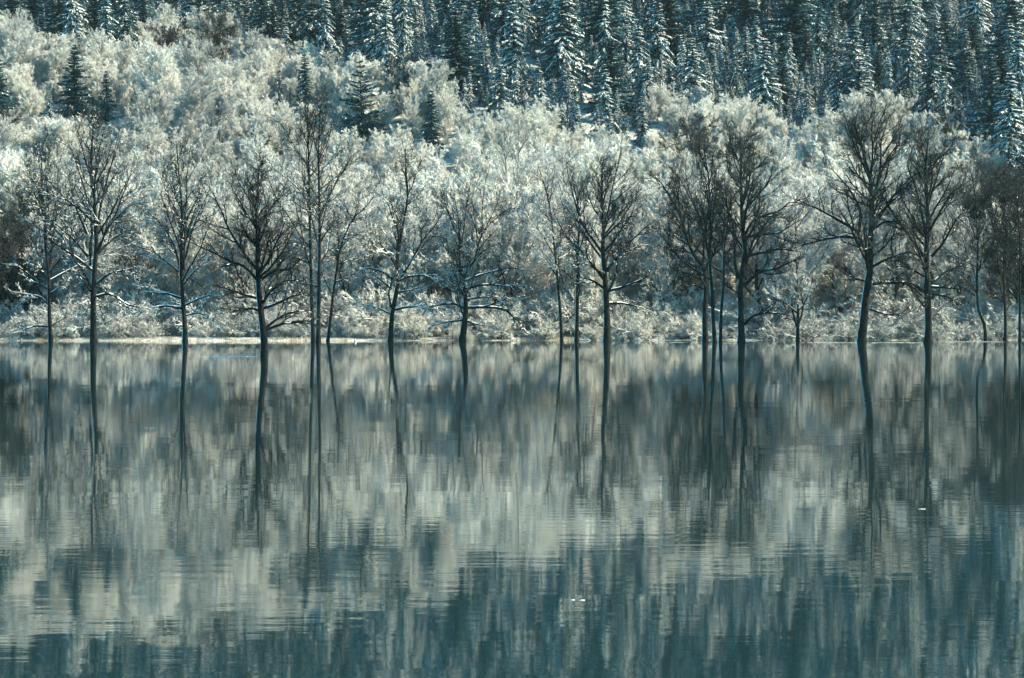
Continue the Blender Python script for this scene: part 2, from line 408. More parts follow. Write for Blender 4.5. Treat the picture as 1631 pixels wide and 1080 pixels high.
GR = 'bare trees standing in the flooded shore'
HT = [
 ('narrow upright shore tree with snowy lower boughs, leftmost in the row', C1,
  [(205,985),(200,900),(198,800),(193,700),(180,600),(180,500),(170,420),(165,300),(168,200)], 3.6,
  [[(195,720),(205,600),(212,450),(215,320),(225,220)],[(185,600),(175,480),(150,360),(125,240)],[(180,540),(160,440),(120,380),(75,340)],
   [(195,760),(150,650),(130,590)],[(192,780),(150,750),(100,710),(50,680)],[(200,800),(240,770),(270,740)],[(212,560),(225,440),(240,380)],
   [(200,850),(160,810),(90,800),(30,790)],[(200,930),(250,900),(290,890)],[(195,930),(140,930),(60,960)],[(183,560),(165,400),(140,300),(130,220)],[(205,600),(195,430),(190,300),(195,200)]],
  243, 12, 1.0, 1.0),
 ('tall black-trunked tree with short snowy stubs near its foot, second from the left', C1,
  [(376,990),(374,900),(378,800),(383,700),(388,600),(385,500),(378,400),(365,280),(370,150),(375,80)], 5.4,
  [[(388,580),(400,470),(430,330),(465,200),(480,110)],[(362,700),(360,600),(362,540),(345,460),(310,360),(280,270),(250,200)],[(375,780),(345,730),(300,670),(270,630)],
   [(375,800),(330,740),(290,700)],[(392,640),(430,600),(480,560),(545,530)],[(395,630),(440,540),(500,480),(550,440)],[(395,560),(440,480),(480,390),(530,310)],
   [(385,480),(385,380),(400,250),(430,150)],[(355,650),(300,580),(240,520),(200,480)],[(376,845),(400,850),(425,890)],[(372,850),(350,860),(330,890)],
   [(390,810),(450,800),(520,840),(580,850)],[(390,760),(440,720),(500,700),(560,690)],[(350,560),(310,470),(270,400)],[(370,350),(340,240),(320,140)]],
  232, 10, 0.7, 1.0),
 ('slender pale-snowed tree with drooping white lower boughs, just left of the dark front tree', C2,
  [(245,940),(240,850),(230,750),(225,690),(225,600),(228,450),(225,350),(215,250),(205,130)], 4.1,
  [[(222,660),(200,560),(160,480),(110,420),(50,370)],[(225,560),(190,470),(165,400),(140,330)],[(235,640),(245,520),(255,380),(270,250),(280,150)],
   [(240,600),(270,480),(310,380),(350,300)],[(215,650),(150,600),(90,560),(30,540)],[(225,500),(205,400),(160,320),(130,230)],[(235,700),(280,640),(330,590)],
   [(230,760),(170,740),(100,720),(30,700)],[(235,790),(300,760),(370,740)],[(228,800),(160,790),(90,800),(40,830)],[(240,830),(300,820),(360,860)],[(235,560),(260,430),(290,330)]],
  236, 10, 1.0, 1.0),
 ('darkest, nearest tree with wide level boughs, alone in open water', C2,
  [(567,998),(567,960),(565,900),(553,800),(545,700),(540,600),(540,500),(538,400),(545,300),(550,230)], 6.4,
  [[(543,650),(490,580),(430,480),(390,390),(370,320)],[(545,690),(490,630),(420,600),(340,560),(270,530)],[(550,760),(500,750),(440,730),(370,710)],
   [(555,810),(510,800),(460,810),(420,800)],[(553,650),(590,600),(620,540),(660,460)],[(560,780),(600,730),(660,690),(720,680)],[(563,800),(620,780),(690,750),(750,740)],
   [(570,890),(620,870),(690,855),(760,855)],[(558,680),(610,650),(680,640),(730,600)],[(545,580),(555,470),(590,400),(630,350)],[(540,480),(500,420),(460,350),(430,300)],
   [(570,885),(610,850),(660,820),(740,810)],[(540,540),(500,500),(470,440)],[(585,620),(600,560),(600,500)],[(540,430),(520,350),(510,280)],[(545,640),(500,600),(470,520)]],
  151, 8, 0.12, 0.9),
 ('left stem of the tall twin trees, with a long crooked bough reaching left', C3,
  [(250,1030),(242,900),(238,750),(235,600),(233,450),(230,330),(228,220),(225,120),(225,80)], 3.4,
  [[(233,500),(205,450),(150,400),(90,360),(45,310)],[(230,340),(190,280),(150,210),(115,150)],[(232,300),(250,220),(265,140)],[(228,260),(205,190),(190,120)],
   [(235,600),(200,570),(150,560),(100,550)],[(240,730),(190,710),(140,690)],[(228,200),(215,140),(210,90)]],
  238, 9, 0.35, 0.9),
 ('right stem of the tall twin trees, boughs rising to the right', C3,
  [(268,1030),(270,900),(272,750),(272,600),(270,450),(268,330),(268,250),(270,180),(275,110)], 3.8,
  [[(275,430),(310,400),(370,350),(430,290)],[(272,360),(310,320),(345,270),(360,210)],[(270,310),(300,240),(315,170),(330,120)],[(272,540),(255,515),(245,480)],
   [(275,540),(300,480),(340,440)],[(268,300),(250,230),(245,150)],[(275,640),(310,590),(350,560)],[(268,820),(220,810),(160,800)],[(270,230),(290,160),(300,100)]],
  237, 9, 0.35, 0.9),
 ('thin leaning tree slanting to the right beside the tall twin trees', C3,
  [(305,1030),(318,940),(332,820),(345,730),(358,660),(385,590),(415,540),(450,510),(490,460)], 2.9,
  [[(350,730),(390,715),(430,690),(460,665)],[(346,735),(342,700),(350,640)],[(340,800),(370,790),(420,770)],[(410,545),(430,500),(440,450)]],
  241, 4, 0.8, 0.7),
 ('forked snowy tree with slender leader and one bough curving up right, mid-left shore', C4,
  [(185,1022),(190,940),(200,870),(215,800),(222,740),(215,690),(225,600),(240,500),(260,400),(268,320),(262,240),(255,110)], 4.3,
  [[(190,870),(180,800),(195,730),(215,700)],[(225,740),(260,690),(300,620),(340,550),(400,480),(440,400)],[(212,690),(220,560),(245,440),(255,390)],
   [(230,740),(280,720),(380,715),(470,715)],[(228,795),(290,785),(340,765)],[(210,880),(270,868),(350,870),(420,880)],[(200,740),(150,700),(80,680),(20,690)],
   [(190,780),(130,730),(80,690)],[(268,330),(290,290),(310,220),(330,170)],[(265,380),(300,350),(330,320)],[(185,900),(120,870),(50,860)],[(335,555),(335,500),(370,450)]],
  240, 5, 1.0, 0.8),
 ('broad round-crowned tree with short stout trunk and long snowy boughs reaching right', C4,
  [(525,1020),(540,940),(545,850),(535,760),(530,720),(515,690),(500,640),(490,600)], 6.0,
  [[(530,710),(515,640),(522,550),(490,480),(470,400),(440,300)],[(540,710),(590,640),(605,580),(630,510),(630,430),(650,330),(660,260)],[(630,510),(680,450),(740,400),(790,370)],
   [(570,670),(620,610),(670,580),(740,560)],[(500,640),(450,590),(420,540),(400,490)],[(600,600),(595,500),(560,400),(540,300)],[(545,740),(620,710),(700,690),(760,680),(820,690)],
   [(545,780),(640,760),(740,770),(850,770)],[(548,870),(640,868),(740,878),(790,920),(840,960)],[(545,830),(620,820),(700,800)],[(530,800),(470,760),(400,730)],
   [(535,870),(480,850),(410,860),(330,880)],[(525,560),(545,450),(560,330),(580,240)],[(605,560),(650,470),(700,370),(720,300)],[(540,930),(600,950),(680,960)],
   [(530,930),(460,940),(380,960)],[(520,560),(510,440),(500,330),(500,240)],[(480,450),(440,380),(400,320)]],
  241, 10, 1.0, 0.9),
 ('big grey-blue tree forked low in its crown, thin stems crowding its foot', C5,
  [(440,1030),(440,900),(435,800),(430,700),(420,600),(425,500),(420,420),(415,300),(420,200)], 6.0,
  [[(415,605),(370,540),(320,470),(290,380),(270,300),(250,200)],[(435,690),(500,620),(540,570),(600,520),(640,480)],[(430,520),(470,470),(510,400),(540,320)],
   [(450,790),(520,770),(590,740),(660,700)],[(430,720),(380,680),(330,660),(240,660)],[(430,780),(370,740),(310,720),(260,640)],[(445,700),(470,650),(520,600),(545,540)],
   [(422,450),(380,400),(350,330),(330,260)],[(425,480),(450,400),(470,300),(500,180),(520,90)],[(450,850),(520,850),(600,870),(660,900)],[(500,420),(560,360),(600,320)],[(420,380),(440,300),(450,220)]],
  240, 12, 0.5, 1.1),
 ('left stem of the three close stems, its crown leaning left', C6,
  [(294,1030),(292,900),(295,760),(280,690),(240,640),(205,550),(185,480),(140,390),(90,310),(60,290)], 4.9,
  [[(290,700),(285,600),(280,500),(250,430),(200,330),(160,250)],[(290,760),(220,730),(160,710)],[(205,550),(160,500),(100,450)],[(180,470),(170,380),(130,270)],[(240,640),(190,620),(140,620)],
   [(225,600),(215,480),(190,380),(175,280)],[(290,800),(240,780),(190,790)]],
  236, 9, 0.15, 1.0),
 ('middle stem of the three close stems, the tallest and blackest', C6,
  [(338,1040),(330,950),(325,850),(318,750),(312,650),(318,550),(315,450),(310,300),(295,200),(290,120)], 3.6,
  [[(312,640),(290,560),(265,450),(230,350),(210,250),(230,130)],[(320,560),(330,450),(345,340),(350,230)],[(312,680),(340,620),(360,560)],[(310,400),(280,300),(250,200),(240,120)],
   [(312,330),(330,240),(330,150)],[(300,260),(270,180),(262,115)]],
  233, 9, 0.15, 1.0),
 ('thin right stem of the three close stems', C6,
  [(362,1043),(365,900),(375,780),(375,700),(380,600),(395,480),(390,400),(380,300)], 3.1,
  [[(375,700),(400,670),(430,650)],[(395,480),(410,400),(400,330)],[(378,640),(360,580),(350,520)],[(392,440),(375,360),(360,300)]],
  231, 7, 0.15, 1.0),
 ('straight dark tree with dense blue-black top, right beside the three close stems', C6,
  [(458,1043),(457,900),(455,780),(465,700),(475,620),(465,540),(462,440),(462,340),(460,200),(455,80)], 5.8,
  [[(450,750),(430,690),(430,620),(425,520),(400,430),(370,370)],[(460,810),(480,750),(500,700)],[(465,470),(500,410),(550,360),(600,280),(620,200)],
   [(475,550),(510,490),(570,460),(640,440),(700,400),(780,425)],[(480,650),(560,630),(640,620),(720,630)],[(470,960),(520,915),(600,905),(680,915)],[(475,780),(540,720),(620,700),(720,650)],
   [(465,400),(490,330),(520,230),(530,130)],[(460,350),(430,300),(400,260),(380,150)],[(460,250),(430,180),(400,100)],[(478,560),(560,550),(640,540),(760,480)],[(455,820),(400,790),(370,740)],
   [(460,220),(480,140),(500,80)],[(465,300),(540,240),(590,190)]],
  232, 11, 0.15, 1.1),
 ('largest dark tree, with curved leaning trunk and boughs reaching far to the left', C7,
  [(280,1045),(290,950),(300,850),(312,760),(315,680),(318,600),(322,500),(318,400),(300,330),(280,250),(250,170)], 7.4,
  [[(298,700),(280,640),(268,600),(220,570),(150,530),(90,500),(20,470)],[(272,600),(275,520),(240,460),(190,400),(130,350)],[(320,600),(350,550),(390,480),(450,400),(510,340)],
   [(325,480),(345,420),(380,330),(430,260),(500,200)],[(318,400),(290,340),(260,280),(240,220),(215,140)],[(320,370),(325,280),(320,180),(330,90)],[(330,590),(380,560),(430,570),(480,630)],
   [(325,740),(380,710),(460,680),(520,690)],[(325,700),(370,660),(410,610),(450,590)],[(325,810),(400,805),(470,820),(520,880)],[(315,910),(380,930),(460,930)],[(295,800),(240,780),(190,750)],
   [(262,625),(200,620),(120,635),(40,660)],[(345,410),(360,320),(360,240),(390,130)],[(300,350),(270,280),(255,180),(270,90)],[(325,260),(350,170),(380,90)],[(365,300),(420,200),(450,120)]],
  232, 12, 0.2, 1.1),
 ('upright dark tree with arching boughs on both sides, next right of the large leaning tree', C7,
  [(550,1045),(550,950),(545,850),(540,760),(540,660),(545,560),(540,440),(535,340),(545,230)], 6.4,
  [[(530,700),(480,630),(440,570),(390,490),(360,430)],[(560,700),(610,640),(650,560),(700,490)],[(550,600),(590,520),(630,450),(690,400)],[(535,590),(520,500),(500,420),(470,330),(500,250)],
   [(545,500),(570,420),(600,330),(620,250)],[(530,840),(480,810),(420,800),(350,800)],[(530,780),(470,750),(400,740)],[(560,820),(640,825),(720,830)],[(560,810),(620,760),(690,730),(740,690)],
   [(545,480),(560,380),(550,300)],[(532,900),(490,850),(460,820)],[(560,850),(620,860),(680,890)],[(535,340),(520,250),(525,180)],[(540,400),(580,300),(640,220)]],
  232, 12, 0.15, 1.3),
 ('dark thin tree with a crooked foot in the shaded clump at the right edge', C8,
  [(535,1020),(530,950),(500,880),(495,750),(495,600),(490,450),(480,300),(460,200)], 3.0,
  [[(495,800),(440,740),(400,700)],[(495,700),(540,620),(570,540)],[(492,550),(450,450),(430,350)],[(490,450),(530,350),(550,260)]],
  243, 16, 0.25, 1.4),
 ('straight thin tree in the shaded clump at the right edge, feathery to the top', C8,
  [(630,1018),(630,900),(625,750),(628,600),(630,450),(625,330),(620,250)], 2.9,
  [[(628,850),(570,800),(540,740)],[(628,700),(670,620),(700,540)],[(628,600),(590,500),(560,400)],[(628,500),(660,400),(680,310)]],
  244, 16, 0.25, 1.4),
 ('outermost tree of the shaded clump, nearest the right edge', C8,
  [(700,1018),(698,800),(700,600),(690,400),(695,270)], 2.8,
  [[(698,800),(660,720),(640,650)],[(700,650),(730,560),(760,480)],[(698,550),(660,450),(640,350)]],
  243, 14, 0.25, 1.3),
 ('low grey many-stemmed tree in the water left of the large leaning tree', C6,
  [(712,1030),(712,950),(715,850),(710,750),(705,650)], 3.4,
  [[(712,960),(735,900),(735,780),(740,680)],[(712,980),(690,900),(680,800),(660,700)],[(714,900),(760,830),(780,740)]],
  242, 8, 0.8, 1.0),
 ('pale slim tree bending left at its top, left of the big grey-blue tree', C5,
  [(225,1012),(218,900),(205,760),(195,640),(180,500),(165,380),(140,280),(110,190)], 2.8,
  [[(200,720),(150,640),(110,560)],[(190,600),(230,480),(250,380)],[(175,460),(120,400),(60,340)],[(165,380),(180,280),(190,200)]],
  243, 10, 0.9, 0.9),
 ('pale straight slim tree in the white thicket, close behind the slim tree that bends left', C5,
  [(245,1005),(245,700),(245,500),(240,350),(230,200),(225,130)], 2.2,
  [[(245,600),(290,500),(320,420)],[(243,450),(200,360),(180,280)],[(240,380),(270,280),(290,180)]],
  258, 10, 0.6, 0.9),
 ('blue-grey twisted tree in the white thicket, nearest on the left of the big grey-blue tree', C5,
  [(295,1012),(298,850),(300,650),(305,520),(310,440),(290,330),(265,230)], 3.6,
  [[(305,600),(330,530),(370,450)],[(300,620),(250,540),(180,480),(110,470)],[(310,440),(350,350),(370,250)],[(298,760),(240,700),(190,680)]],
  242, 10, 0.7, 0.9),
 ('tall pale tree rising out of the white hillside growth, left of its pair', C4,
  [(762,640),(755,450),(748,340),(740,240),(735,150),(715,90),(700,20)], 2.6,
  [[(740,160),(755,90),(770,0)],[(745,300),(710,240),(690,180)],[(738,200),(700,120),(670,60)]],
  285, 8, 0.9, 0.8),
 ('tall pale tree rising out of the white hillside growth, right of its pair', C4,
  [(783,640),(785,450),(788,300),(795,200),(800,130),(830,80),(860,20)], 2.6,
  [[(800,130),(795,60),(800,-20)],[(790,260),(830,200),(860,150)],[(788,320),(840,280),(870,240)]],
  288, 8, 0.9, 0.8),
]
for i, (lab, C, trunk, r, limbs, D, extra, snow, dens) in enumerate(HT):
    pale = i >= 19
    hero(lab, C, trunk, r, limbs, D, GR if not pale else 'pale trees in the white thicket', 100 + i, extra, snow, dens,
         twigmat='frostgrey' if pale else 'twig', barkmat='greybark' if i > 22 else 'bark',
         trunk_snow=0.9 if i in (0, 2, 7, 8) else (0.75 if not i == 3 else 0.35))

# ------------------------------------------------------------------ background tree kinds (prototypes)
def frosted_proto(seed, H, W, twigmat, k3=7, k4=7, tw=0.02, lean=0.0, stems=1, up=0.11):
    """returns (trunk mesh, crown mesh)"""
    rng = np.random.default_rng(seed)
    gt = Geo(); gc = Geo(); P1s = []; R1s = []
    for s in range(stems):
        az = rng.uniform(0, 6.28); sp = 0.0 if stems == 1 else rng.uniform(0.08, 0.28)
        n = 14; t = np.linspace(0, 1, n)
        hh = H * rng.uniform(0.8, 1.0)
        P = np.stack([np.cos(az) * sp * hh * t + lean * t ** 2, np.sin(az) * sp * hh * t, hh * t * (0.96 if sp == 0 else 0.92)], 1)
        P += np.cumsum(rng.normal(0, 0.010 * H, (n, 3)), axis=0) * np.array([1, 1, 0])
        r0 = 0.016 * H / (stems ** 0.5)
        R = r0 * (0.15 + 0.85 * (1 - t))
        gt.pipe(P, R, 5, 0)
        k1 = 22 if stems == 1 else 12
        P1, R1 = spawn(P[None], R[None], k1, 0.16, 0.98, W / H * 0.9, 46, 7, up, 0.08, 0.6, 0.02, rng, 0.5, 9, tip=0.45)
        P1s.append(P1); R1s.append(R1)
    P1 = np.concatenate(P1s); R1 = np.concatenate(R1s)
    gt.polys(P1, R1, 3, 0)
    P2, R2 = spawn(P1, R1, 7, 0.15, 1.0, 0.5, 38, 5, 0.09, 0.12, 0.6, tw * 1.1, rng, 0.4, 3.0)
    P3, R3 = spawn(P2, R2, k3, 0.1, 1.0, 0.6, 36, 3, 0.10, 0.15, 0.7, tw, rng, 0.3, 1.4)
    gc.polys(P2, R2, 3, 0); gc.polys(P3, R3, 3, 0)
    if k4:
        P4, R4 = spawn(P3, R3, k4, 0.1, 1.0, 0.7, 34, 2, 0.1, 0.15, 0.8, tw * 0.9, rng, 0.2, 0.8)
        gc.segs(P4[:, :-1], P4[:, 1:], R4[:, :-1], R4[:, 1:], 3, 0)
    return (gt.mesh('trunk', [M['greybark' if twigmat == 'frost' else 'bark']]), gc.mesh('crown', [M[twigmat]]))

def thicket_proto(seed, H, W, tipmat='frostgrey'):
    """snow-laden arching undergrowth on the bank: (stems, snow)"""
    rng = np.random.default_rng(seed)
    gs = Geo(); gn = Geo(); n = 9
    k = 26; az = rng.uniform(0, 6.28, k); el = np.radians(rng.uniform(28, 82, k)); ln = H * rng.uniform(0.6, 1.25, k)
    d = np.stack([np.cos(az) * np.cos(el), np.sin(az) * np.cos(el), np.sin(el)], 1)
    p = np.stack([rng.uniform(-0.4, 0.4, k) * W, rng.uniform(-0.2, 0.2, k) * W, np.full(k, -0.15)], 1)
    out = [p]
    for s in range(n - 1):
        out.append(out[-1] + d * (ln / (n - 1))[:, None]); d = norm(d + np.array([0, 0, -0.10]) + rng.normal(0, 0.09, d.shape))
    P1 = np.stack(out, 1); R1 = np.full((k, 1), 0.045) * np.linspace(1, 0.4, n)[None]
    P2, R2 = spawn(P1, R1, 9, 0.15, 1.0, 0.42, 42, 6, -0.03, 0.13, 0.6, 0.012, rng, 0.5, 3.0)
    P3, R3 = spawn(P2, R2, 7, 0.1, 1.0, 0.5, 40, 3, -0.02, 0.16, 0.7, 0.010, rng, 0.3, 1.2)
    gs.polys(P1, R1, 4, 0); gs.polys(P2, R2, 3, 0); gs.polys(P3, R3, 3, 1)
    P4, R4 = spawn(P3, R3, 4, 0.1, 1.0, 0.7, 40, 2, 0.0, 0.16, 0.8, 0.009, rng, 0.2, 0.8); gs.polys(P4, R4, 3, 2)
    for PP, RR, pr, add in ((P1, R1, 0.9, 0.004), (P2, R2, 0.75, 0.006), (P3, R3, 0.45, 0.006)):
        a = PP[:, :-1].reshape(-1, 3); b_ = PP[:, 1:].reshape(-1, 3); ra = RR[:, :-1].ravel(); rb = RR[:, 1:].ravel()
        keep = rng.uniform(0, 1, len(a)) < pr * np.clip(1.3 - np.abs(norm(b_ - a)[:, 2]), 0, 1)
        a, b_, ra, rb = a[keep], b_[keep], ra[keep], rb[keep]
        off = np.stack([0 * ra, 0 * ra, ra * 0.8 + 0.006], 1)
        gn.segs(a + off, b_ + off, ra + add, rb + add, 3)
    return (gs.mesh('stems', [M['twig'], M['frostgrey'], M[tipmat]]), gn.mesh('snow', [M['snow']]))

def conifer_proto(seed, H, Rb, snow, droop=0.5, bare=0.06, whorls=34):
    rng = np.random.default_rng(seed)
    n = 6; t = np.linspace(0, 1, n)
    B = []; 
    for wi in range(whorls):
        f = (wi + rng.uniform(0, 0.6)) / whorls
        zz = H * (bare + (0.985 - bare) * f) 
        k = rng.integers(6, 9)
        a0 = rng.uniform(0, 6.28)
        for q in range(k):
            ln = Rb * ((1 - f) ** 0.8) * rng.uniform(0.45, 1.15) * (1 + 0.18 * math.sin(a0 + zz * 1.7 + q)) + 0.18
            B.append((zz + rng.uniform(-0.8, 0.8) * (1 - f), a0 + q * 6.283 / k + rng.normal(0, 0.18), ln, f))
    B = np.array(B); N = len(B)
    hd = np.stack([np.cos(B[:, 1]), np.sin(B[:, 1]), np.zeros(N)], 1)
    lat = np.stack([-np.sin(B[:, 1]), np.cos(B[:, 1]), np.zeros(N)], 1)
    dr = droop * rng.uniform(0.5, 1.5, N) * (1.15 - 0.9 * B[:, 3])
    P = hd[:, None] * (B[:, 2][:, None] * t[None])[..., None]
    P[..., 2] = B[:, 0][:, None] + B[:, 2][:, None] * (0.18 * t[None] - dr[:, None] * t[None] ** 1.6 + 0.12 * t[None] ** 4)
    P += lat[:, None] * (rng.normal(0, 0.08, N)[:, None] * B[:, 2][:, None] * t[None] ** 2)[..., None]
    gt = Geo(); gb = Geo(); gn = Geo()
    tt = np.linspace(0, 1, 12)
    gt.pipe(np.stack([0.02 * np.sin(tt * 5 + seed), 0.02 * np.cos(tt * 4), tt * H * 0.97 - 0.3], 1), 0.013 * H * (1 - tt) + 0.02, 6)
    gb.segs(P[:, :-1], P[:, 1:], np.full((N, n - 1), 0.03), np.full((N, n - 1), 0.02), 3)
    m_ = 11
    hasn = rng.uniform(0, 1, N) < (0.5 + 0.5 * snow)
    for j in range(m_):
        f = (j + 0.6) / m_; ff = f * (n - 1); i = int(ff); fr = ff - i
        p = P[:, i] * (1 - fr) + P[:, i + 1] * fr
        T = norm(P[:, i + 1] - P[:, i])
        for sgn in (-1, 1, 0):
            if sgn == 0:   # hanging spray under the bough
                d = norm(T * 0.35 + np.array([0, 0, -1.0]) + lat * rng.normal(0, 0.3, N)[:, None])
                l = B[:, 2] * 0.16 * (1 - 0.3 * f) * rng.uniform(0.6, 1.3, N) + 0.14; wv_ = T; wd = l * 0.42
            else:
                d = norm(lat * sgn * 0.75 + T * rng.uniform(0.4, 0.9, N)[:, None] + np.array([0, 0, -1.0]) * rng.uniform(0.3, 1.0, N)[:, None])
                l = B[:, 2] * 0.24 * (1 - 0.55 * f) * rng.uniform(0.6, 1.3, N) + 0.16; wv_ = norm(T + 0.2 * lat); wd = l * 0.24
            w = wv_ * wd[:, None]
            q = np.stack([p, p + d * (l * 0.55)[:, None] + w, p + d * l[:, None], p + d * (l * 0.5)[:, None] - w], 1)
            gb.add(q, np.arange(len(q) * 4).reshape(-1, 4))
            if sgn != 0:
                kp = hasn & (rng.uniform(0, 1, N) < snow)
                q2 = q[kp] * 1.0; c = q2[:, :1] * 0.6 + q2.mean(1, keepdims=True) * 0.4
                q2 = c + (q2 - c) * rng.uniform(0.55, 0.95, (len(q2), 1, 1)); q2[..., 2] += 0.05
                gn.add(q2, np.arange(len(q2) * 4).reshape(-1, 4))
    # snow ridge lying along each bough
    kp = np.where(hasn)[0]
    w = 0.02 + 0.015 * B[kp, 2]
    for i in range(1, n - 1):
        ok = rng.uniform(0, 1, len(kp)) < (0.2 + 0.5 * snow)
        kk = kp[ok]; ww = w[ok] * snow ** 0.5
        up = np.array([0, 0, 0.05])
        gn.segs(P[kk, i] + up, P[kk, i + 1] + up, ww, ww * 0.75, 4)
    # top spike
    gb.segs(np.array([[0, 0, H * 0.9]]), np.array([[0, 0, H]]), np.array([0.06]), np.array([0.015]), 4)
    return (gt.mesh('trunk', [M['bark']]), gb.mesh('boughs', [M['needle']]), gn.mesh('snow', [M['snow']]))

FROST = [frosted_proto(11, 9, 5.6, 'frost', up=0.18, tw=0.017), frosted_proto(12, 9, 5.0, 'frost', stems=4, up=0.2, tw=0.017), frosted_proto(13, 9, 6.0, 'frost', stems=3, up=0.17, tw=0.017),
         frosted_proto(14, 9, 5.0, 'frost', up=0.2, tw=0.015), frosted_proto(15, 9, 5.6, 'frost', stems=5, up=0.2, tw=0.017), frosted_proto(16, 9, 4.4, 'frost', up=0.24, tw=0.015)]
SEMI = [frosted_proto(21, 9, 6.0, 'frostgrey', tw=0.016), frosted_proto(22, 9, 6.0, 'frostgrey', stems=3, tw=0.016), frosted_proto(23, 9, 5.0, 'frostgrey', tw=0.016, up=0.16)]
DARKB = [frosted_proto(31, 9, 6.0, 'twig', tw=0.014, stems=3), frosted_proto(32, 9, 5.5, 'twig', tw=0.014)]
THICK = [thicket_proto(41 + i, 4.0, 4.0, 'frostgrey' if i < 3 else 'frost') for i in range(6)]
# all conifer kinds are 14 m tall before scaling
SPR = [conifer_proto(51, 14, 3.0, 0.60, 1.05, whorls=28), conifer_proto(52, 14, 2.6, 0.70, 1.35, whorls=30), conifer_proto(53, 14, 3.3, 0.48, 0.95, whorls=24),
       conifer_proto(54, 14, 2.7, 0.78, 1.2, whorls=28), conifer_proto(55, 14, 2.9, 0.34, 1.4, whorls=28), conifer_proto(56, 14, 2.4, 0.6, 1.5, whorls=26), conifer_proto(57, 14, 3.2, 0.40, 1.1, whorls=22)]
DKS = [conifer_proto(61, 14, 3.6, 0.13, 0.45), conifer_proto(62, 14, 3.2, 0.20, 0.6)]
OPEN = [conifer_proto(71, 14, 4.4, 0.55, 0.22, 0.05, 17)]

def place_tree(kind, parts, names, label, cat, loc, rz, s, group, sz=None):
    r = thing(kind, label, cat, tuple(loc), group)
    r.rotation_euler = (random.gauss(0, 0.025), random.gauss(0, 0.025), rz); r.scale = (s, s, sz or s)
    for nm, me in zip(names, parts):
        c_ = link(nm, me, r)
        if nm == 'snow': c_['kind'] = 'stuff'
    return r

# ------------------------------------------------------------------ distinct conifers of the photograph (u, v_top, v_foot, kind, width factor, D guess, label)
def on_ground(u, v, d0=266, d1=620):
    """distance at which the ray through (u, v) meets the hillside"""
    D = np.linspace(d0, d1, 1500); x = (u - CX) / F * D
    z = ground(x, D); vv = HV - F * (z - CAMZ) / D
    k = np.where(vv <= v)[0]
    return float(D[k[0]]) if len(k) else d1
SOLO = [
 (118, 66, 172, DKS[0], 1.0, 'dark spruce with round snow pads, standing out on the pale slope at the upper left'),
 (170, 108, 182, DKS[1], 0.9, 'smaller dark spruce touching the dark padded one on its right side'),
 (80, 140, 196, SPR[0], 0.8, 'small snowy spruce below and left of the dark padded spruce'),
 (-4, 70, 180, DKS[1], 1.2, 'dark spruce cut by the left edge of the view'),
 (487, 80, 175, DKS[1], 0.85, 'bluish dark spruce directly above the tall twin shore trees'),
 (444, 98, 165, SPR[4], 0.8, 'small blue spruce left of the one above the twin trees'),
 (578, 88, 216, OPEN[0], 1.0, 'open-branched spruce with separate level snowy boughs on the white slope'),
 (688, 138, 228, DKS[1], 0.9, 'lone narrow spruce on the white slope above mid-shore'),
 (1021, 158, 222, SPR[2], 0.8, 'short spruce at the lower tip of the middle spruce stand'),
 (962, 95, 212, SPR[0], 1.0, 'broad snowy spruce low in the middle spruce stand'),
 (1170, 70, 150, SPR[4], 0.9, 'blue shaded spruce just behind the white hump of trees, right of middle'),
 (1283, 130, 200, SPR[4], 0.9, 'blue spruce where the right white slope begins'),
 (667, 62, 105, SPR[2], 1.0, 'small spruce half wrapped by pale bushes at the upper middle'),
 (796, 85, 180, SPR[2], 1.1, 'wide blue-shaded spruce at the left foot of the middle spruce stand'),
 (1605, 200, 300, SPR[4], 1.0, 'spruce at the lower end of the forest by the right edge'),
]
taken = []; solo_box = []
for i, (u, vt, vf, pr, wf, lab) in enumerate(SOLO):
    D = on_ground(u, vf + 12)
    x = (u - CX) / F * D; z = float(ground(x, D))
    ztop = CAMZ + (HV - vt) / F * D
    s = max((ztop - z) / 14.0, 0.3)
    place_tree('spruce_tree', pr, ('trunk', 'boughs', 'snow'), lab, 'spruce', (x, D, z - 0.2), i * 1.3, s * wf * (1.05 if s < 0.8 else 0.95), None, s)
    taken.append((x, D)); solo_box.append((u, vt, vf, D, (vf - vt) * 0.24))

# ------------------------------------------------------------------ the wood on the hill
EDGE = [(-300, 30), (0, 36), (60, 50), (100, 72), (200, 72), (240, 22), (340, 34), (400, 62), (520, 95), (600, 118), (700, 128), (770, 172), (850, 172), (930, 208),
        (1020, 208), (1032, 145), (1110, 150), (1190, 158), (1290, 222), (1340, 172), (1420, 158), (1500, 190), (1600, 262), (1631, 285), (2000, 300)]
def edge_v(u): return np.interp(u, [e[0] for e in EDGE], [e[1] for e in EDGE])
rng = np.random.default_rng(5)
pts = []; cells = {}
def far_enough(x, y, r):
    cx, cy = int(x // 6), int(y // 6)
    for a in range(cx - 2, cx + 3):
        for b_ in range(cy - 2, cy + 3):
            for (qx, qy) in cells.get((a, b_), ()):
                if (qx - x) ** 2 + (qy - y) ** 2 < r * r: return False
    return True
for t in taken: cells.setdefault((int(t[0] // 6), int(t[1] // 6)), []).append(t)
far_pts = []
cand = 26000
cy_ = 250 + (1 - np.sqrt(1 - rng.uniform(0, 1, cand) * 0.999)) * 0 + rng.uniform(0, 1, cand) ** 0.8 * 560
cxx = rng.uniform(-1, 1, cand) * (0.205 * cy_ + 8)
n_con = n_dec = 0
dec, con, farc, fard = [], [], [], []
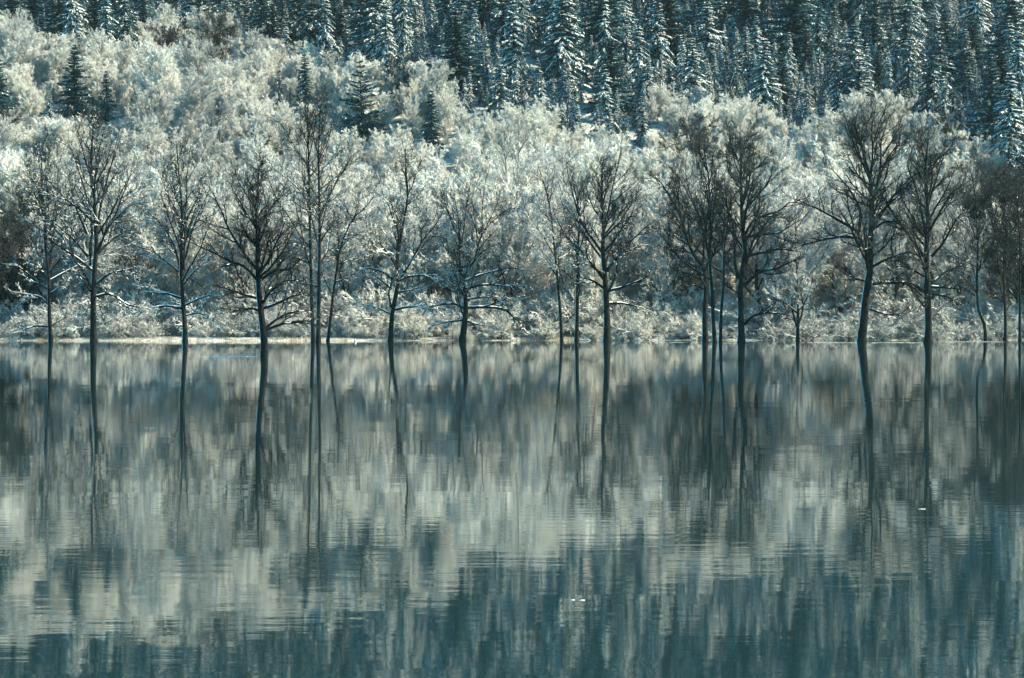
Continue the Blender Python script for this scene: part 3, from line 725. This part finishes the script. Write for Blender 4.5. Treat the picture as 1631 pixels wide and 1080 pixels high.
for x, y in zip(cxx, cy_):
    z = float(ground(x, y)); u, v = proj(x, y, z)
    if y < 251.5 or y - float(shore_at(x)) < 4: continue
    isc = (v - edge_v(u)) / F * y < 3.4 + rng.normal(0, 0.4)
    if isc: r = 4.8 if y < 520 else 8.0
    else: r = 3.9 if y < 262 else 4.9 if y < 300 else (6.0 if y < 400 else 6.6)
    if not far_enough(x, y, r): continue
    cells.setdefault((int(x // 6), int(y // 6)), []).append((x, y))
    vis = (-40 < u < 1671) and v > -70
    (con if isc else dec).append((x, y, z, u, v, vis))
print('candidates', len(dec), len(con), sum(d[5] for d in dec), sum(c[5] for c in con))

MARKS = [(110, 'the leftmost shore tree'), (220, 'the second shore tree'), (360, 'the slender tree'), (450, 'the dark front tree'), (560, 'the tall twin trees'),
         (690, 'the forked snowy tree'), (790, 'the round-crowned tree'), (900, 'the slim pale trees'), (1040, 'the big grey-blue tree'), (1150, 'the three close stems'),
         (1290, 'the straight dark tree'), (1420, 'the large leaning tree'), (1530, 'the arching dark tree'), (9999, 'the right-edge clump')]
def mark(u): return next(n for lim, n in MARKS if u < lim)
ORD = ['first', 'second', 'third', 'fourth', 'fifth', 'sixth', 'seventh', 'eighth', 'ninth', 'tenth', 'eleventh', 'twelfth', 'thirteenth', 'fourteenth', 'fifteenth', 'sixteenth', 'seventeenth', 'eighteenth', 'nineteenth', 'twentieth']
pending = {}
def later(o, stem, u): pending.setdefault(stem, []).append((u, o))
def number_off():
    """the trees of one spot are told apart by their order from the left"""
    for stem, l in list(pending.items()):
        l.sort(key=lambda t: t[0])
        for k, (u, o) in enumerate(l):
            o['label'] = stem if len(l) == 1 else stem + ', ' + (ORD[k] + ' from left' if k < 20 else 'further right')
stuff_dec, stuff_con = [], []
dec.sort(key=lambda d: d[1]); con.sort(key=lambda c: c[1])
nd = nc = 0
for (x, y, z, u, v, vis) in dec:
    near = y < 300
    Ht = (rng.uniform(8.5, 13.5) if near else rng.uniform(6.0, 9.5)) 
    # crowns at the wood's upper rim stay below the forest edge, and leave the lone spruces in view
    Ht = min(Ht, (v - edge_v(u)) / F * y + rng.uniform(0.4, 2.0))
    for (us, vts, vfs, ds, hw) in solo_box:
        if abs(u - us) < hw + 3.4 * F / y and ds - 150 < y < ds + 1: Ht = min(Ht, (v - (vfs - 8)) / F * y)
    if Ht < 2.5: continue
    rr = rng.uniform()
    # brownish unfrosted growth grows in patches; at far left dark trees imitate shade
    patch = vnoise(np.array(x), np.array(y), 24, 6)
    if u > 1500 and y < 330: pd = 0.65
    elif u < 140 and y < 285: pd = 0.45  # extra dark bare trees stand in for the blue shade here
    elif near: pd = 0.0
    else: pd = 0.03 if u < 420 else 0.015
    brown = any((u - a) ** 2 + (v - b_ - 25) ** 2 < c * c for a, b_, c in ((285, 95, 34), (165, 210, 30), (1465, 250, 40), (1590, 330, 70), (15, 200, 28), (650, 150, 26)))
    if brown or rr < pd: pool, nm, kind = DARKB, 2, 'bare brown tree'
    elif rr < pd + ((0.42 if 520 < u < 1080 else 0.85) if y < 262 else (0.35 if 520 < u < 1080 else 0.6) if near else 0.12 + (0.45 if u < 420 else 0.0) + 0.25 * max(0, float(patch))): pool, nm, kind = SEMI, 2, 'half-frosted tree'
    else: pool, nm, kind = FROST, 2, 'frosted white tree'
    pr = pool[rng.integers(len(pool))]; s = Ht / 9.0; rz = rng.uniform(0, 6.28)
    if vis and nd < 298:
        nd += 1
        where = ('in the front rows' if y < 275 else 'farther back' if near else ('on the lower slope' if y < 350 else 'high on the slope'))
        lab = f'{kind} {where} {"behind" if near else "above"} {mark(u)}'
        t_ = place_tree('frosted_tree' if kind != 'bare brown tree' else 'bare_tree', pr, ('trunk', 'crown'), lab, 'tree', (x, y, z - 0.15), rz, s * rng.uniform(0.9, 1.1), f'{kind}s {where}', s); later(t_, lab, u)
    else:
        stuff_dec.append((x, y, z - 0.15, rz, s, rng.integers(6)))
for (x, y, z, u, v, vis) in con:
    Ht = rng.uniform(7, 14) if y < 430 else rng.uniform(7, 17)
    if rng.uniform() < 0.2: Ht *= 0.6
    for (us, vts, vfs, ds, hw) in solo_box:
        if abs(u - us) < hw + 1.6 * F / y and ds - 150 < y < ds + 1: Ht = min(Ht, (v - (vfs - 8)) / F * y)
    if Ht < 2.5: continue
    if u < 700: Ht *= 0.9
    dark = (70 < u < 215 and v < 85) or (420 < u < 560 and v < 95) or (u < 60)
    cl = float(vnoise(np.array(x), np.array(y), 22, 9))           # some stands hold little snow, others are loaded
    if (dark and rng.uniform() < 0.9) or rng.uniform() < (0.12 if y < 480 else 0.35) + 0.5 * max(0, cl): ki = 7 + int(rng.integers(2))
    elif cl > 0.0: ki = int(rng.choice([2, 4, 4, 6, 5]))
    else: ki = int(rng.choice([0, 1, 3, 3, 5]))
    pr = (SPR + DKS)[ki]
    if 200 < u < 420 and rng.uniform() < 0.3: pr = OPEN[0]
    s = Ht / 14.0; rz = rng.uniform(0, 6.28)
    if vis and nc < 285:
        nc += 1
        row = "at the forest edge" if v > edge_v(u) + 30 else 'in the forest' if v > edge_v(u) - 25 else 'high in the forest' if v > edge_v(u) - 75 else 'in the topmost rows' if v > edge_v(u) - 110 else 'cut by the top edge'
        kind = 'dark snow-flecked spruce' if pr in DKS else 'snow-laden spruce'
        lab = f'{kind} {row} above {mark(u)}'
        t_ = place_tree('spruce_tree', pr, ('trunk', 'boughs', 'snow'), lab, 'spruce', (x, y, z - 0.2), rz, s * rng.uniform(1.0, 1.6), f'{kind}s {row}', s); later(t_, lab, u)
    else:
        stuff_con.append((x, y, z - 0.2, rz, s, ki))
print('individual', nd, nc, 'stuff', len(stuff_dec), len(stuff_con))

# ------------------------------------------------------------------ masses that nobody could count: one object each, instanced by geometry nodes
def joined_proto(name, parts):
    g_m = []; vs = []; qs = []; mi = []; off = 0
    for me in parts:
        v = np.empty(len(me.vertices) * 3, np.float32); me.vertices.foreach_get('co', v)
        q = np.empty(len(me.loops), np.int32); me.loops.foreach_get('vertex_index', q)
        k = np.empty(len(me.polygons), np.int32); me.polygons.foreach_get('material_index', k)
        vs.append(v.reshape(-1, 3)); qs.append(q.reshape(-1, 4) + off); mi.append(k + len(g_m)); off += len(me.vertices)
        g_m += list(me.materials)
    return bpy.data.objects.new(name, quads_mesh(name, np.concatenate(vs), np.concatenate(qs), g_m, np.concatenate(mi)))

def scatter(name, label, cat, protos, items):
    coll = bpy.data.collections.new(name + '_kinds')
    for i, p in enumerate(protos): coll.objects.link(joined_proto('%s_kind_%02d' % (name, i), p))
    me = bpy.data.meshes.new(name); me.from_pydata([i[:3] for i in items], [], [])
    for an, k, ty in (('rz', 3, 'FLOAT'), ('sc', 4, 'FLOAT'), ('ki', 5, 'INT')):
        a = me.attributes.new(an, ty, 'POINT'); a.data.foreach_set('value', [i[k] for i in items])
    o = link(name, me); o['kind'] = 'stuff'; o['label'] = label; o['category'] = cat
    ng = bpy.data.node_groups.new(name, 'GeometryNodeTree')
    ng.interface.new_socket('Geometry', in_out='INPUT', socket_type='NodeSocketGeometry')
    ng.interface.new_socket('Geometry', in_out='OUTPUT', socket_type='NodeSocketGeometry')
    N = ng.nodes; L = ng.links
    gi = N.new('NodeGroupInput'); go = N.new('NodeGroupOutput')
    iop = N.new('GeometryNodeInstanceOnPoints'); ci = N.new('GeometryNodeCollectionInfo')
    ci.inputs['Collection'].default_value = coll; ci.inputs['Separate Children'].default_value = True; ci.inputs['Reset Children'].default_value = True
    def attr(n_, t_):
        a = N.new('GeometryNodeInputNamedAttribute'); a.data_type = t_; a.inputs['Name'].default_value = n_; return a.outputs['Attribute']
    cb = N.new('ShaderNodeCombineXYZ'); L.new(attr('rz', 'FLOAT'), cb.inputs['Z'])
    L.new(gi.outputs[0], iop.inputs['Points']); L.new(ci.outputs[0], iop.inputs['Instance'])
    iop.inputs['Pick Instance'].default_value = True
    L.new(attr('ki', 'INT'), iop.inputs['Instance Index'])
    L.new(cb.outputs[0], iop.inputs['Rotation']); L.new(attr('sc', 'FLOAT'), iop.inputs['Scale'])
    L.new(iop.outputs[0], go.inputs[0])
    md = o.modifiers.new('scatter', 'NODES'); md.node_group = ng
    return o

scatter('distant_spruce_forest', 'unbroken spruce forest far up the hill above the individual trees', 'forest', SPR + DKS, stuff_con)
if stuff_dec:
    scatter('distant_frosted_wood', 'pale frosted woodland filling the far slope', 'woodland', FROST, stuff_dec)
# frosted undergrowth between the trees
ug = []
for k in range(7500):
    y = 259 + 270 * rng.uniform() ** 0.9; x = rng.uniform(-1, 1) * (0.195 * y + 6)
    z = float(ground(x, y)); u, v = proj(x, y, z)
    if v < max(edge_v(u) + 45, -40): continue
    hs_ = 1.0
    if any(abs(u - us) < hw + 2.0 * F / y and ds - 60 < y < ds + 1 and v - 5 * F / y < vfs - 8 for (us, vts, vfs, ds, hw) in solo_box): hs_ = 0.36
    ug.append((x, y, z - 0.25, rng.uniform(0, 6.28), rng.uniform(0.3, 0.62) * hs_, int(rng.integers(6))))
scatter('frosted_undergrowth', 'low white frosted brush covering the ground between the trees', 'undergrowth', FROST, ug)

yg = []
for k in range(8000):
    y = 268 + 290 * rng.uniform(); x = rng.uniform(-1, 1) * (0.195 * y + 6)
    z = float(ground(x, y)); u, v = proj(x, y, z)
    if (v - edge_v(u)) / F * y > 3.6 or v < -60: continue
    yg.append((x, y, z - 0.2, rng.uniform(0, 6.28), rng.uniform(0.16, 0.42), int(rng.integers(7))))
scatter('young_spruce_growth', 'dense knee-high to man-high young spruces filling the forest floor', 'undergrowth', SPR, yg)

# ------------------------------------------------------------------ snow-bowed thickets along the bank
x = -62.0; i = 0
while x < 66:
    for row in range(2):
        y = float(shore_at(np.array(x))) + (1.6 if x < -14 else 0.5) + row * 3.6 + rng.uniform(-0.5, 0.9)
        y = max(y, 246.2 + row * 3.2 + rng.uniform(0, 1.0))
        z = float(ground(x, y)); u, v = proj(x, y, z)
        s = rng.uniform(0.55, 1.0) * (1.25 if row else 0.75)
        if u > 1560: s *= 0.9
        lab = f'snow-bowed white bush {"set back" if row else "at the water line"} by {mark(u)}'
        t_ = place_tree('snowy_bush', THICK[int(rng.integers(3, 6)) if 500 < u < 1120 or rng.uniform() < 0.2 else int(rng.integers(3))], ('stems', 'snow'), lab, 'bush',
                   (x + rng.uniform(-0.8, 0.8), y, z - 0.1), rng.uniform(0, 6.28), s, 'snow-bowed bushes along the bank'); later(t_, lab, u)
    x += rng.uniform(2.6, 4.2); i += 1

# pale frozen grass and reed stubble fringing the bank
n_ = 15000
gx = rng.uniform(-60, 60, n_)
dens_ = vnoise(gx, gx * 0 + 3, 2.2, 4) * 0.5 + vnoise(gx, gx * 0, 9, 3) * 0.5 + np.where(gx < -14, 0.18, -0.2)
gx = gx[rng.uniform(-0.6, 0.6, n_) < dens_]; n_ = len(gx)
gy = shore_at(gx) + rng.uniform(-0.9, 2.2, n_) ** 1.0
gz_ = ground(gx, gy)
hgt = rng.uniform(0.10, 0.34, n_) * (0.6 + 0.5 * vnoise(gx, gy, 1.5, 8))
p0 = np.stack([gx, gy, np.maximum(gz_, -0.15) - 0.02], 1)
ln_ = rng.normal(0, 0.35, (n_, 2)) * hgt[:, None]
p1 = p0 + np.stack([ln_[:, 0], ln_[:, 1], hgt], 1)
g = Geo(); g.segs(p0, p1, np.full(n_, 0.022), np.full(n_, 0.008), 3)
o = link('shore_grass', g.mesh('shore_grass', [M['reed']])); o['kind'] = 'stuff'; o['label'] = 'pale frozen grass fringing the waterline'; o['category'] = 'grass'

# ------------------------------------------------------------------ small things at the water
def slab(name, label, cat, u0, u1, v, w, h, seed):
    r2 = np.random.default_rng(seed)
    D = CAMZ * F / (v - HV); x0 = (u0 - CX) / F * D; x1 = (u1 - CX) / F * D
    n_ = 26; t = np.linspace(0, 1, n_); cx = x0 + (x1 - x0) * t
    ww = w * (0.25 + np.sin(t * math.pi) ** 0.6) * r2.uniform(0.7, 1.2, n_)
    V = []
    for i_ in range(n_):
        hh = h * (0.5 + 0.5 * math.sin(t[i_] * math.pi)) * r2.uniform(0.7, 1.2)
        V += [(cx[i_], D - ww[i_], -0.02), (cx[i_], D - ww[i_] * 0.6, hh), (cx[i_], D + ww[i_] * 0.6, hh), (cx[i_], D + ww[i_], -0.02)]
    Q = []
    for i_ in range(n_ - 1):
        a = i_ * 4
        Q += [(a, a + 4, a + 5, a + 1), (a + 1, a + 5, a + 6, a + 2), (a + 2, a + 6, a + 7, a + 3)]
    Q += [(0, 1, 2, 3), (n_ * 4 - 1, n_ * 4 - 2, n_ * 4 - 3, n_ * 4 - 4)]
    o = link(name, quads_mesh(name, V, Q, [M['ice' if name == 'ice_sheet' else 'snow']])); o['label'] = label; o['category'] = cat
    return o
slab('ice_sheet', 'thin pale line of ice reaching left from the dark front tree', 'ice', 322, 411, 568.0, 0.35, 0.02, 1)
slab('ice_sheet', 'pale ice rim on the water by the right-hand dark trees', 'ice', 1030, 1118, 545.5, 0.22, 0.012, 2)
slab('ice_sheet', 'pale ice rim between the three close stems and the straight dark tree', 'ice', 1150, 1172, 546.5, 0.22, 0.012, 3)
slab('ice_sheet', 'long pale ice rim left of the large leaning tree', 'ice', 1284, 1366, 546.0, 0.22, 0.012, 4)
slab('ice_sheet', 'pale ice rim between the large leaning tree and its right neighbour', 'ice', 1384, 1470, 546.0, 0.22, 0.012, 5)
slab('ice_sheet', 'pale ice rim right of the last large dark tree', 'ice', 1488, 1600, 544.5, 0.22, 0.012, 6)
slab('floating_twig', 'tiny white frosted twig floating on the open water at the right', 'twig', 1463, 1475, 811, 0.006, 0.004, 7)
slab('floating_twig', 'left of two tiny white specks floating side by side near the bottom middle', 'twig', 909, 916, 956, 0.008, 0.004, 8)
slab('floating_twig', 'right of two tiny white specks floating side by side near the bottom middle', 'twig', 923, 932, 956.5, 0.008, 0.004, 9)
slab('snow_clump', 'small bright snow lump at the water line, right of the leaning thin tree', 'snow', 564, 568, 544.5, 0.12, 0.22, 10)

number_off()
